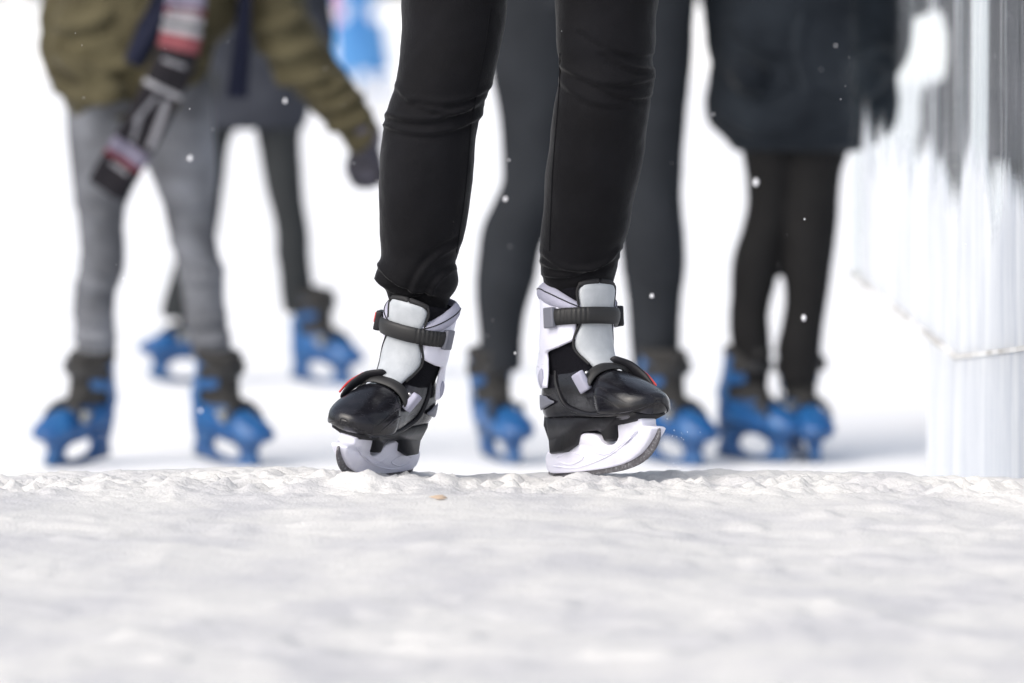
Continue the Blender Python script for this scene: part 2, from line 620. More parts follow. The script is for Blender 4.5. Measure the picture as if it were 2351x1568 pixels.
    for q, t_ in enumerate((-50, 34)):
        c = shell_pt(.050 if q == 0 else .066, D_(t_), .017)
        nrm = Vector((0.1, math.sin(D_(t_)), math.cos(D_(t_)))).normalized()
        out.append(('screw', lens(c, nrm, .0036, .0036, .0022), 'screw'))
    lev = [shell_pt(.046, D_(10), .013), shell_pt(.056, D_(30), .014), shell_pt(.074, D_(48), .013), shell_pt(.092, D_(62), .009)]
    out.append(('buckle_lever', tube(lev, [.011, .012, .011, .007], 12, flat=.45), 'skate_dark' if not blue else 'boot_soft'))
    if not blue:
        red = [p + Vector((.003, .006, .0045)) for p in lev[1:]]
        out.append(('lever_trim', tube(red, [.0016, .0022, .0018], 8), 'buckle_red'))
        # raised toe cap
        xt = [.058 + .121 * math.sin(math.pi / 2 * i / 22) for i in range(23)]

        def cap(u, v, off):
            x = xt[int(round(v * 22))]
            t = D_(-112 + 224 * u)
            x -= .018 * (abs(u - .5) * 2) ** 2 * (1 - v) * -1
            return shell_pt(x, t, .001 + off)
        out.append(('toe_cap', patch(cap, 34, 22, .0038), 'skate_black'))
        # moulded heel counter with a recess
        def heel(u, v, off):
            x = -.1235 + .085 * (abs(u - .5) * 2) ** 1.3
            t = (1 if u < .5 else -1) * D_(72 + 62 * v)
            return shell_pt(x, t, .002 + off)
        for sgn in (1, -1):
            def swoosh(u, v, off, sgn=sgn):
                x = -.108 + .052 * u
                t = sgn * D_(84 + 10 * u + (20 * v) * (1 - u) + 2 * v)
                return shell_pt(x, t, .003 + off)
            out.append(('heel_trim', patch(swoosh, 12, 6, .003), 'buckle_grey'))
            # moulded side ridge sweeping from the ankle to the sole
            pts = [shell_pt(x, sgn * D_(a), .001) for x, a in ((-.060, 55), (-.052, 76), (-.030, 98), (.005, 112), (.05, 116), (.10, 112), (.14, 105))]
            out.append(('side_ridge', tube(pts, [.003, .0035, .004, .004, .0035, .003, .002], 8), 'skate_dark'))

    if not blue:
        for sgn in (1, -1):
            for x0, a0, x1, a1_ in ((.072, 62, .150, 84), (.066, 80, .138, 96)):
                pts = [shell_pt(x0 + (x1 - x0) * k / 6, sgn * D_(a0 + (a1_ - a0) * k / 6 - 9 * math.sin(math.pi * k / 6)), .0044) for k in range(7)]
                out.append(('toe_ridge', tube(pts, [.0008, .0016, .002, .002, .0018, .0014, .0006], 6, steps=3), 'skate_black'))
        st = []
        for k in range(41):
            p0 = collar(k / 40, .70, .011)
            q0 = collar(k / 40, .70, 0)
            st.append(p0 + (p0 - q0).normalized() * .0004)
        out.append(('collar_piping', tube(st, [.0011] * len(st), 6, steps=2), 'skate_dark'))

    # under-boot frame
    def frame_half(x, z):
        return max(.010, interp(WD, min(max(x, -.118), .17)) * (.86 if z > .078 else (.62 if x < 0 else .45)))
    if not blue:
        top = [(x, interp(ZB, x) + .010) for x in (-.116, -.09, -.05, 0, .04, .08, .12, .15)]
        low = [(.158, .086), (.140, .077), (.085, .073), (.078, .052), (.052, .050), (.042, .064), (.028, .070), (-.012, .070), (-.026, .050), (-.060, .040), (-.108, .040), (-.118, .062), (-.124, .088)]
        out.append(('sole_frame', plate(top + low, lambda x, z: frame_half(x, z)), 'skate_dark'))
        prof = smooth_poly([(-.130, .012), (-.10, .008), (-.04, .007), (.03, .008), (.085, .013), (.13, .025), (.160, .044), (.176, .060),
                            (.174, .066), (.152, .070), (.146, .082), (.092, .080), (.086, .056), (.066, .045), (.040, .048), (.026, .062), (-.010, .068), (-.026, .060),
                            (-.040, .050), (-.110, .048), (-.126, .040), (-.132, .026)], 4)
        out.append(('blade_holder', plate(prof, lambda x, z: .0065 + .0125 * min(1, max(0, (z - .012) / .05)) ** .8 * (1 if x < .15 else .8)), 'skate_white'))
        mould = [[(-.11, .020), (-.05, .014), (0.02, .022), (.075, .034), (.12, .052)], [(-.095, .034), (-.06, .040), (-.02, .030), (-.06, .020), (-.095, .026)], [(.0, .040), (.045, .030), (.10, .046), (.14, .062)]]
        for sgn in (1, -1):
            ms = []
            for m_ in mould:
                ms.append(tube([Vector((x, sgn * (.0065 + .0125 * min(1, max(0, (z - .012) / .05)) ** .8 - .0002), z)) for x, z in m_], [.0013] * len(m_), 6, steps=5))
            out.append(('moulding', join(ms), 'skate_white'))
        bl = smooth_poly([(-.136, .006), (-.128, .001), (-.06, 0), (.03, 0), (.085, .003), (.13, .012), (.160, .027), (.178, .046), (.180, .062), (.172, .060), (.150, .040), (.11, .024), (.03, .012), (-.06, .011), (-.128, .016)], 3)
        out.append(('blade', plate(bl, lambda x, z: .0022), 'steel'))
    else:
        top = [(x, interp(ZB, x) + .010) for x in (-.116, -.09, -.05, 0, .04, .08, .12, .15)]
        low = [(.158, .088), (.132, .079), (.075, .076), (-.02, .078), (-.105, .074), (-.124, .088)]
        out.append(('sole_frame', plate(top + low, lambda x, z: frame_half(x, .08)), 'blue_plastic'))
        # holder with a large oval window, built as a ring
        outer = smooth_poly([(-.122, .014), (-.04, .010), (.06, .010), (.118, .018), (.135, .034), (.118, .052), (.125, .082), (.05, .078), (-.04, .080), (-.108, .078), (-.112, .05)], 4)
        inner = []
        for (x, z) in outer:
            a = math.atan2((z - .042) * 2.1, x - .008)
            inner.append((.006 + .066 * math.cos(a), .047 + .029 * math.sin(a)))
        n = len(outer)
        V, Fc = [], []
        for s in (-1, 1):
            for ring in (outer, inner):
                V += [Vector((x, s * (.007 + .012 * min(1, max(0, (z - .012) / .06))), z)) for x, z in ring]
        for j in range(n):
            k = (j + 1) % n
            Fc += [(j, k, n + k, n + j), (2 * n + k, 2 * n + j, 3 * n + j, 3 * n + k), (k, j, 2 * n + j, 2 * n + k), (n + j, n + k, 3 * n + k, 3 * n + j)]
        out.append(('blade_holder', (V, Fc), 'blue_plastic'))
        bl = smooth_poly([(-.132, .006), (-.12, .001), (.03, 0), (.10, .004), (.135, .016), (.140, .030), (.118, .020), (.03, .012), (-.12, .016)], 3)
        out.append(('blade', plate(bl, lambda x, z: .0022), 'blue_steel'))
        def toe(u, v, off):
            x = .070 + .109 * math.sin(math.pi / 2 * v)
            return shell_pt(x, D_(-100 + 200 * u), .001 + off)
        out.append(('toe_cap', patch(toe, 24, 14, .004), 'blue_plastic'))
        for sgn in (1, -1):
            def side(u, v, off, sgn=sgn):
                x = -.115 + .19 * u
                return shell_pt(x, sgn * D_(58 + 20 * u + 60 * v * (1 - .4 * u)), .001 + off)
            out.append(('side_shell', patch(side, 18, 8, .004), 'blue_plastic'))
    CACHE[style] = out
    return out


def lens(c, nrm, rx, rz, h):
    """low dome (rivet, screw head)"""
    nrm = nrm.normalized()
    up = Vector((0, 0, 1))
    if abs(nrm.z) > .9:
        up = Vector((1, 0, 0))
    x = up.cross(nrm).normalized()
    y = nrm.cross(x)
    rings = []
    for k in range(5):
        a = k / 4 * math.pi / 2 * .98
        rings.append([c - nrm * h * .6 + nrm * (h * 1.6 * math.sin(a)) + (x * rx * math.cos(2 * math.pi * j / 14) + y * rz * math.sin(2 * math.pi * j / 14)) * math.cos(a) for j in range(14)])
    return loft(rings)


def skate_rot(yaw, pitch, roll):
    cz, sz = math.cos(yaw), math.sin(yaw)
    B = Matrix(((0, 1, 0), (-1, 0, 0), (0, 0, 1)))
    Rz = Matrix(((cz, -sz, 0), (sz, cz, 0), (0, 0, 1)))
    Ry = Matrix(((math.cos(pitch), 0, math.sin(pitch)), (0, 1, 0), (-math.sin(pitch), 0, math.cos(pitch))))
    Rx = Matrix(((1, 0, 0), (0, math.cos(roll), -math.sin(roll)), (0, math.sin(roll), math.cos(roll))))
    return Rz @ B @ Ry @ Rx


MESH = {}


def skate(parent, style, side, loc, yaw, pitch=0, roll=0, scale=1.0, label=None):
    key = (style, side)
    if key not in MESH:
        L = []
        for nm, vf, mk in skate_pieces(style):
            v, f = mirror(vf, 1 if side == 'left' else -1, .99 if style == 'blue' else 1.0)
            me = new_mesh(nm, v, f)
            me.materials.append(M[mk])
            L.append((nm, me))
        MESH[key] = L
    root = None
    for nm, me in MESH[key]:
        o = link(nm, me, None, parent if root is None else root)
        if root is None:
            root = o
            R = skate_rot(D_(yaw), D_(pitch), D_(roll)).to_4x4()
            o.matrix_local = Matrix.Translation(Vector(loc) - parent.location) @ R @ Matrix.Scale(scale, 4)
            if label:
                o['label'] = label
    return root


def person(loc, label, group=None):
    e = bpy.data.objects.new('person', None)
    e.empty_display_size = .2
    COL.objects.link(e)
    e.location = loc
    tag(e, label, 'person', group)
    return e


def wear(name, me, mat, p, label=None):
    """clothing built in world coordinates, hung on its person"""
    o = link(name, me, mat, p)
    o.location = -p.location
    if label:
        o['label'] = label
    return o


def hand_parts(w, dirv, spread, s=1.0):
    """open relaxed hand: palm and five fingers; w wrist, dirv towards the knuckles, spread across the palm"""
    dirv, spread = dirv.normalized(), spread.normalized()
    n = dirv.cross(spread).normalized()
    parts = [tube([w - dirv * .02 * s, w + dirv * .03 * s, w + dirv * .085 * s], [.026 * s, .036 * s, .037 * s], 14, flat=.55)]
    for k, l in enumerate((.070, .080, .075, .060)):
        b = w + dirv * .080 * s + spread * (k - 1.5) * .020 * s
        a = b + dirv * l * .5 * s + n * .010 * s
        c = b + dirv * l * .85 * s + n * .032 * s
        parts.append(tube([b, a, c], [.0095 * s, .009 * s, .0075 * s], 8, steps=3))
    b = w + dirv * .025 * s - spread * .030 * s
    parts.append(tube([b, b + dirv * .035 * s - spread * .022 * s, b + dirv * .065 * s - spread * .026 * s + n * .012 * s], [.012 * s, .011 * s, .009 * s], 8, steps=3))
    return parts


def head_mesh(c, fwd, s=1.0):
    """head with brow, nose, mouth, chin and ears on a neck"""
    side = fwd.cross(Vector((0, 0, 1))).normalized()
    up = Vector((0, 0, 1))
    parts = []
    rings = []
    for i in range(17):
        a = math.pi * (i + .3) / 16.6
        zz = math.cos(a)
        r = math.sin(a)
        jaw = 1 - .28 * max(0, -zz) ** 1.3
        ring = []
        for j in range(28):
            t = 2 * math.pi * j / 28
            f_, s_ = math.cos(t), math.sin(t)
            x = f_ * .096 * r + (.012 if f_ > 0 and zz < -.5 else 0)
            y = s_ * .075 * r * jaw
            if f_ > .6 and abs(abs(s_) - .35) < .2 and abs(zz - .05) < .14:
                x -= .008
            ring.append(c + fwd * x * s + side * y * s + up * zz * .118 * s)
        rings.append(ring)
    parts.append(loft(rings))
    parts.append(tube([c + fwd * .092 * s + up * .02 * s, c + fwd * .104 * s - up * .012 * s, c + fwd * .112 * s - up * .03 * s], [.007 * s, .010 * s, .013 * s], 10, steps=3))
    for q in (1, -1):
        parts.append(tube([c + side * q * .074 * s + up * .022 * s, c + side * q * .079 * s - fwd * .004 * s, c + side * q * .074 * s - up * .028 * s], [.010 * s, .012 * s, .008 * s], 8, steps=3))
        parts.append(tube([c + fwd * .082 * s + side * q * .02 * s - up * .060 * s, c + fwd * .092 * s - up * .058 * s], [.006 * s, .008 * s], 8, steps=2))
    parts.append(tube([c - up * .06 * s - fwd * .012 * s, c - up * .19 * s - fwd * .02 * s], [.055 * s, .06 * s], 16))
    return parts


def upper_body(p, hip, sh_w=.19, depth=.115, height=.52, coat='black_cloth', hands=None, hat=True, torso_from=0.0, extra=None, s=1.0, voxel=.012):
    """what continues above the picture: coat with sleeves, hands, head; everyone faces the camera"""
    fwd = Vector((0, -1, 0))
    hip = Vector(hip)
    rings = []
    for i in range(13):
        k = i / 12
        z = hip.z + torso_from + (height - torso_from) * k
        w = interp([(0, .165), (.3, .155), (.7, .185), (.9, sh_w), (1, .11)], k) * s
        dd = interp([(0, depth), (.5, depth * .98), (.85, depth), (1, .07)], k) * s
        rings.append([Vector((hip.x + w * math.cos(2 * math.pi * j / 32), hip.y + dd * math.sin(2 * math.pi * j / 32), z)) for j in range(32)])
    parts = [loft(rings)]
    top = hip.z + height
    hs = hands or [Vector((-.16, -.26, .24)), Vector((.16, -.26, .24))]
    skin = head_mesh(Vector((hip.x, hip.y - .02, top + .20 * s)), fwd, s)
    skin.append(tube([Vector((hip.x, hip.y, top + .04)), Vector((hip.x, hip.y, top - .16))], [.055 * s, .075 * s], 16))
    for q, h in zip((-1, 1), hs):
        shd = Vector((hip.x + q * (sh_w - .02) * s, hip.y, top - .06))
        w = hip + h
        el = (shd + w) / 2 + Vector((q * .09, .07, -.10))
        parts.append(tube([shd, (shd + el) / 2, el, (el + w) / 2, w], [.072 * s, .062 * s, .055 * s, .050 * s, .042 * s], 18))
        skin.append(tube([Vector((hip.x, hip.y, top - .07)), shd, el, w], [.05 * s, .045 * s, .036 * s, .028 * s], 12))
        skin += hand_parts(w, (w - el), Vector((0, 0, 1)).cross(w - el), s)
    wear('jacket', fuse('jacket', parts + (extra or []), voxel, 5, rough=(.006, 11)), M[coat], p)
    wear('body', fuse('body', skin, .007, 2), M['skin'], p)
    c = Vector((hip.x, hip.y - .02, top + .20 * s))
    rings = []
    for i in range(9):
        a = math.pi / 2 * (1 - i / 8.4)
        r, z = math.sin(a), math.cos(a)
        rings.append([c + Vector((.082 * r * math.cos(t) * s, .104 * r * math.sin(t) * s + .004, (.03 + .105 * z) * s)) for t in [2 * math.pi * j / 28 for j in range(28)]])
    wear('hat' if hat else 'hair', new_mesh('hat', *loft(rings)), M['wool_hat' if hat else 'hair'], p)


# ------------------------------------------------------------------ ground
rng = np.random.default_rng(3)


def vnoise(x, y, seed):
    r = np.random.default_rng(seed)
    tab = r.random((257, 257))
    xi, yi = np.floor(x).astype(int), np.floor(y).astype(int)
    fx, fy = x - xi, y - yi
    fx, fy = fx ** 3 * (fx * (fx * 6 - 15) + 10), fy ** 3 * (fy * (fy * 6 - 15) + 10)
    a, b = tab[xi % 256, yi % 256], tab[(xi + 1) % 256, yi % 256]
    c, d = tab[xi % 256, (yi + 1) % 256], tab[(xi + 1) % 256, (yi + 1) % 256]
    return (a * (1 - fx) + b * fx) * (1 - fy) + (c * (1 - fx) + d * fx) * fy


def base_z(d):
    """crest under the skater, then a ramp down to the lower ice"""
    t = np.clip((d - 9.44) / 1.9, 0, 1)
    return ICE * (t * t * (3 - 2 * t)) ** 0.85


def snow_z(x, d):
    z = base_z(d)
    big = (vnoise(x * 2.1 + 40, d * 1.5 + 9, 1) - .5) * .030
    ridges = 1 - np.abs(vnoise(x * 3.2 + 13, d * 4.3 + 5, 2) * 2 - 1)
    mid = (ridges ** 2 - .4) * .012
    lum = np.clip(vnoise(x * 17 + 3, d * 15 + 2, 4) - .55, 0, 1) * .030 * np.clip(vnoise(x * 2.6 + 31, d * 2.6 + 1, 9) * 1.8 - .35, 0, 1)
    sm = (vnoise(x * 43, d * 40, 5) - .5) * .0045 + (vnoise(x * 100, d * 95, 6) - .5) * .0022
    crest = np.exp(-((d - 9.2) / .22) ** 2)
    gran = (np.clip(vnoise(x * 52 + 9, d * 50, 7) - .52, 0, 1) * .026 + np.clip(vnoise(x * 26 + 4, d * 22, 8) - .58, 0, 1) * .03 + (vnoise(x * 115, d * 110, 11) - .5) * .005) * crest
    mound = .026 * np.exp(-((x + .245) / .10) ** 2 - ((d - 9.10) / .05) ** 2) + .012 * np.exp(-((x - .105) / .05) ** 2 - ((d - 9.17) / .05) ** 2)
    keep = 1 - .55 * crest
    calm = .62 + .38 * crest
    return z + (big + mid * calm) * keep + lum * calm + sm * (.45 + 1.1 * crest) + gran + mound - .006


xs = np.linspace(-2.6, 2.6, 620)
ds = np.concatenate([np.linspace(4.6, 8.4, 330), np.linspace(8.408, 9.9, 210)])
X, Dd = np.meshgrid(xs, ds)
Z = snow_z(X, Dd)
edge = np.clip((Dd - 9.65) / .25, 0, 1)
Z -= edge * .03
near_edge = np.clip((np.abs(X) - 2.3) / .3, 0, 1)
Z -= near_edge * .03
nx, nd = len(xs), len(ds)
me = bpy.data.meshes.new('snow_ground')
idx = np.arange(nx * nd).reshape(nd, nx)
q = np.stack([idx[:-1, :-1], idx[:-1, 1:], idx[1:, 1:], idx[1:, :-1]], -1).reshape(-1, 4)
me.vertices.add(nx * nd)
me.vertices.foreach_set('co', np.stack([X, Dd, Z], -1).ravel())
me.loops.add(q.size)
me.loops.foreach_set('vertex_index', q.ravel().astype(np.int32))
me.polygons.add(len(q))
me.polygons.foreach_set('loop_start', np.arange(0, q.size, 4, dtype=np.int32))
me.polygons.foreach_set('loop_total', np.full(len(q), 4, dtype=np.int32))
me.update(calc_edges=True)
me.validate()
me.polygons.foreach_set('use_smooth', [True] * len(me.polygons))
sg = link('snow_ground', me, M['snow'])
sg['kind'] = 'structure'

rows = [-30, 0, 4, 8, 9.2] + [9.4 + .1 * i for i in range(22)] + [12, 15, 20, 30, 60, 120, 400, 1500, 3000]
cols = [-1500, -200, -40, -10, -4, -2, 0, 2, 4, 10, 40, 200, 1500]
V = [(x, d, float(base_z(np.float64(d))) - (.07 if d < 9.5 else (.03 if d < 11.5 else 0))) for d in rows for x in cols]
n = len(cols)
Fc = [(i * n + j, i * n + j + 1, (i + 1) * n + j + 1, (i + 1) * n + j) for i in range(len(rows) - 1) for j in range(n - 1)]
ice = link('ice', new_mesh('ice', V, Fc), M['ice'])
ice['kind'] = 'structure'

# ------------------------------------------------------------------ A: the sharp skater on the crest
pA = person((P(1200, 1095, D1).x, D1, 0), 'person in tight black trousers on black and white skates with toes turned out')
skL = skate(pA, 'hero', 'left', (0.1399, D1, 0.0030), 36.8, -7.5, -2.9, 1.012, 'black and white skate tipped back on its heel, blade side in view')
skR = skate(pA, 'hero', 'right', (-0.222, D1, -0.0020), -26.0, -1.5, -12.8, 0.965, 'black and white skate leaning over with its toe to the camera')
legL = outline_tube([(990, -330), (960, -220), (935, -100), (922, 0), (923, 67), (917, 135), (908, 189), (895, 234), (881, 279), (875, 337), (870, 405), (869, 472), (872, 540), (875, 585), (868, 606), (861, 630), (864, 650), (880, 662), (893, 690), (898, 730)],
                    [(1215, -330), (1200, -220), (1180, -100), (1166, 0), (1158, 67), (1145, 135), (1133, 184), (1115, 225), (1111, 252), (1097, 292), (1091, 337), (1088, 405), (1080, 472), (1070, 531), (1057, 576), (1050, 603), (1053, 630), (1053, 650), (1046, 668), (1030, 690), (1022, 730)],
                    D1, lambda y: 1.0 if y < 560 else 1.0 - .0012 * (y - 560), 6, 56, lambda y: .012 + .02 * math.sin(min(max(y, 0), 700) / 700 * math.pi) * -1)
legR = outline_tube([(1222, -330), (1240, -220), (1262, -100), (1273, 0), (1275, 67), (1278, 108), (1286, 148), (1284, 189), (1277, 234), (1268, 288), (1259, 342), (1250, 396), (1247, 450), (1244, 508), (1241, 567), (1241, 607), (1247, 640), (1262, 700)],
                    [(1470, -330), (1498, -220), (1514, -100), (1514, 0), (1509, 36), (1507, 99), (1498, 139), (1505, 175), (1497, 216), (1489, 279), (1478, 351), (1464, 414), (1451, 472), (1443, 522), (1428, 567), (1416, 616), (1408, 648), (1392, 700)],
                    D1, lambda y: 1.0 if y < 500 else 1.0 - .0008 * (y - 500), 6, 56, lambda y: interp([(-330, .0), (0, .0), (200, -.01), (450, .03), (700, .072)], y))
pel = outline_tube([(1010, -520), (975, -420), (968, -330), (980, -240)], [(1450, -520), (1485, -420), (1490, -330), (1478, -240)], D1, .62, 12, 48, lambda y: .01)
folds = [(893, 262, 1120, 216, D1, .0065, .0046), (884, 285, 1110, 262, D1, .0055, .0038), (912, 196, 1010, 246, D1, .007, .0026), (960, 224, 1128, 196, D1, .006, .0036), (1000, 250, 1105, 238, D1, .005, .003),
         (868, 606, 990, 668, D1, .006, .0046), (866, 640, 960, 676, D1, .005, .0036), (1052, 560, 950, 662, D1, .007, .0034), (1054, 612, 985, 676, D1, .0055, .0032),
         (1290, 150, 1504, 172, D1, .007, .0032), (1390, 118, 1506, 160, D1, .006, .0034), (1285, 182, 1430, 236, D1, .007, .0022), (1372, 190, 1500, 214, D1, .006, .003), (1340, 68, 1508, 118, D1, .007, .0026),
         (1244, 600, 1410, 590, D1 + .05, .006, .0032), (1250, 628, 1420, 570, D1 + .05, .0055, .0034), (1242, 575, 1350, 610, D1 + .05, .0055, .0026)]
folds = [f[:5] + (f[5] * .75, f[6] * 1.2) for f in folds]
tr = fuse('trousers', [legL, legR, pel], .004, 2, folds, (.003, 8))
trousers = wear('trousers', tr, M['black_cloth'], pA)


from mathutils.bvhtree import BVHTree
bvh = BVHTree.FromPolygons([v.co for v in tr.vertices], [p.vertices for p in tr.polygons])


def seam(pts):
    """stitched seam that lies on the cloth"""
    L = []
    for i in range(len(pts) - 1):
        for k in range(6):
            x = pts[i][0] + (pts[i + 1][0] - pts[i][0]) * k / 6
            y = pts[i][1] + (pts[i + 1][1] - pts[i][1]) * k / 6
            q = P(x, y, D1 - .5)
            hit = bvh.ray_cast(q, Vector((0, 1, 0)))
            if hit[0] is not None:
                L.append(hit[0] + Vector((0, .0004, 0)))
    return tube(L, [.0016] * len(L), 6, steps=2)


for k_, pts in enumerate(([(1292, 130), (1291, 200), (1287, 260), (1280, 340), (1274, 420), (1271, 500), (1268, 570), (1267, 615)], [(1124, 20), (1110, 120), (1092, 210), (1076, 300), (1068, 400), (1060, 480), (1048, 560), (1040, 620)])):
    so = link('seam', new_mesh('seam', *seam(pts)), M['seam_cloth'], trousers)


upper_body(pA, (P(1228, -380, D1).x, D1, P(1228, -400, D1).z), coat='charcoal', height=.56)

# ------------------------------------------------------------------ B: olive jacket, grey jeans
DB = 15.2
pB = person((P(335, 1072, DB).x, DB, ICE), 'person in olive jacket, grey jeans and long patterned scarf on blue skates')
legs = [outline_tube([(170, 120), (157, 255), (160, 319), (168, 394), (175, 450), (184, 525), (187, 588), (180, 639), (175, 694), (173, 748), (176, 784), (180, 830)],
                     [(330, 120), (338, 255), (334, 345), (318, 400), (298, 440), (282, 490), (280, 530), (283, 590), (276, 636), (262, 672), (259, 730), (263, 784), (255, 830)], DB, 1.0, 8, 40),
        outline_tube([(322, 120), (318, 255), (328, 345), (352, 400), (372, 450), (388, 515), (402, 575), (415, 621), (421, 675), (428, 730), (440, 790), (448, 830)],
                     [(475, 120), (486, 255), (490, 319), (497, 394), (491, 469), (490, 525), (497, 585), (510, 621), (512, 694), (519, 750), (527, 795), (522, 830)], DB, 1.0, 8, 40),
        outline_tube([(180, 60), (162, 200), (165, 300)], [(465, 60), (482, 200), (484, 300)], DB, .62, 10, 40)]
folds = [(190, 600, 280, 622, DB, .012, .010), (184, 655, 268, 650, DB, .012, .009), (404, 560, 500, 610, DB, .012, .009), (415, 640, 508, 625, DB, .012, .009), (400, 470, 490, 440, DB, .014, .007), (180, 470, 280, 500, DB, .012, .006),
         (176, 720, 262, 735, DB, .011, .008), (430, 740, 518, 720, DB, .011, .008), (176, 775, 262, 765, DB, .011, .008), (436, 780, 524, 770, DB, .011, .008)]
wear('jeans', fuse('jeans', legs, .0085, 3, folds, (.004, 8)), M['grey_jeans'], pB)
jack = [outline_tube([(200, -260), (160, -130), (140, -40), (137, 0), (130, 37), (118, 82), (113, 124), (114, 161), (131, 202), (152, 236), (165, 262), (190, 280)],
                     [(520, -260), (560, -130), (560, -40), (552, 0), (546, 40), (515, 80), (488, 112), (470, 150), (466, 195), (482, 225), (478, 255), (455, 280)], DB, lambda y: .66, 8, 48),
        outline_tube([(185, 240), (195, 262), (212, 284), (240, 298), (262, 303)], [(462, 240), (468, 262), (450, 280), (420, 290), (380, 298)], DB, .62, 6, 40),
        tube([P(585, -185, DB), P(612, -50, DB - .01), P(652, 80, DB - .03), P(735, 190, DB - .06), P(812, 282, DB - .10), P(828, 318, DB - .11)], [.085, .092, .088, .072, .056, .048], 24),
        tube([P(215, -180, DB), P(170, -40, DB + .02), P(150, 100, DB + .03), P(180, 190, DB - .08), P(245, 212, DB - .15)], [.085, .078, .072, .062, .05], 22)]
folds = [(590, 60, 690, 40, DB, .016, .012), (585, 110, 720, 110, DB, .014, .010), (600, 165, 760, 170, DB, .014, .012), (690, 210, 790, 190, DB, .013, .010), (740, 240, 825, 225, DB, .013, .010), (770, 290, 838, 270, DB, .011, .009),
         (150, 60, 260, 30, DB, .016, .012), (140, 140, 290, 150, DB, .016, .012), (150, 200, 300, 220, DB, .016, .012), (190, 255, 330, 250, DB, .013, .009), (130, 100, 200, 170, DB, .016, .012), (430, 90, 530, 40, DB, .014, .012), (420, 200, 480, 130, DB, .013, .01)]
folds = [f[:6] + (f[6] * 1.9,) for f in folds]
wear('jacket', fuse('jacket', jack, .010, 3, folds, (.016, 9)), M['olive'], pB)
# knitted glove, fingers closed
w = P(838, 330, DB - .11)
dn = (P(848, 405, DB - .12) - w).normalized()
ac = Vector((1, -.2, .12)).normalized()
nn = dn.cross(ac).normalized()
gl = [tube([w - dn * .025, w + dn * .005], [.040, .040], 16), tube([w, w + dn * .045, w + dn * .075], [.034, .042, .042], 16, flat=.7)]
for k, l in enumerate((.038, .046, .043, .034)):
    b = w + dn * .072 + ac * (k - 1.5) * .021
    for sgn in (1,):
        gl.append(tube([b, b + dn * l * .75 - nn * .004, b + dn * l * .8 + nn * .026, b + dn * l * .1 + nn * .034], [.0125, .0125, .012, .011], 10, steps=4))
b = w + dn * .03 - ac * .036
gl.append(tube([b, b + dn * .030 - ac * .012, b + dn * .062 - ac * .004 + nn * .014], [.015, .0145, .012], 10, steps=4))
wear('glove', fuse('glove', gl, .005, 1), M['glove'], pB)
cuffv = tube([w - dn * .03, w - dn * .012], [.046, .046], 20)
wear('glove_cuff', new_mesh('glove_cuff', *cuffv), M['glove_cuff'], pB)
# head and right hand
hb = Vector((P(335, -420, DB).x, DB - .03, P(335, -430, DB).z + .02))
skin = head_mesh(hb, Vector((0, -1, 0)), 1.02)
wear('body', fuse('body', skin, .007, 2), M['skin'], pB)
rings = []
for i in range(9):
    a = math.pi / 2 * (1 - i / 8.4)
    rings.append([hb + Vector((.084 * math.sin(a) * math.cos(t), .106 * math.sin(a) * math.sin(t) + .006, .03 + .108 * math.cos(a))) for t in [2 * math.pi * j / 28 for j in range(28)]])
wear('hair', new_mesh('hair', *loft(rings)), M['hair'], pB)


def ribbon(name, pts, widths, thick, mat, p, label=None):
    """flat hanging cloth strip: pts on the print with distance, UV v runs along its length"""
    C_ = [P(x, y, d) for x, y, d in pts]
    fine, W_ = [], []
    for i in range(len(C_) - 1):
        a, b, c, d = C_[max(i - 1, 0)], C_[i], C_[i + 1], C_[min(i + 2, len(C_) - 1)]
        for k in range(8):
            t = k / 8
            fine.append(0.5 * ((2 * b) + (c - a) * t + (2 * a - 5 * b + 4 * c - d) * t * t + (3 * b - a - 3 * c + d) * t ** 3))
            W_.append(widths[i] + (widths[i + 1] - widths[i]) * t)
    fine.append(C_[-1]); W_.append(widths[-1])
    ln = [0]
    for i in range(1, len(fine)):
        ln.append(ln[-1] + (fine[i] - fine[i - 1]).length)
    V, Fc, UV = [], [], []
    nu = 10
    for lay in (0, 1):
        for i, p_ in enumerate(fine):
            t = (fine[min(i + 1, len(fine) - 1)] - fine[max(i - 1, 0)]).normalized()
            s_ = t.cross(Vector((0, 1, 0))).normalized()
            nrm = s_.cross(t).normalized()
            if nrm.y > 0:
                nrm = -nrm
            for j in range(nu + 1):
                u = j / nu
                wave = .006 * math.sin(u * 7 + ln[i] * 14)
                edge = min(1, min(u, 1 - u) * 6)
                V.append(p_ + s_ * ((u - .5) * W_[i]) + nrm * (wave + (thick * (.4 + .6 * edge) if lay else 0)))
                UV.append((u, ln[i] / ln[-1]))
    m_ = len(fine) * (nu + 1)
    w_ = nu + 1
    for lay in (0, 1):
        for i in range(len(fine) - 1):
            for j in range(nu):
                Fc.append((lay * m_ + i * w_ + j, lay * m_ + i * w_ + j + 1, lay * m_ + (i + 1) * w_ + j + 1, lay * m_ + (i + 1) * w_ + j))
    for i in range(len(fine) - 1):
        for j in (0, nu):
            a, b = i * w_ + j, (i + 1) * w_ + j
            Fc.append((a, b, b + m_, a + m_))
    for j in range(nu):
        for i in (0, len(fine) - 1):
            a, b = i * w_ + j, i * w_ + j + 1
            Fc.append((a, b, b + m_, a + m_))
    me = new_mesh(name, V, Fc)
    uvl = me.uv_layers.new(name='UVMap')
    for l in me.loops:
        uvl.data[l.index].uv = UV[l.vertex_index]
    wear(name, me, mat, p, label)
    return ln[-1]


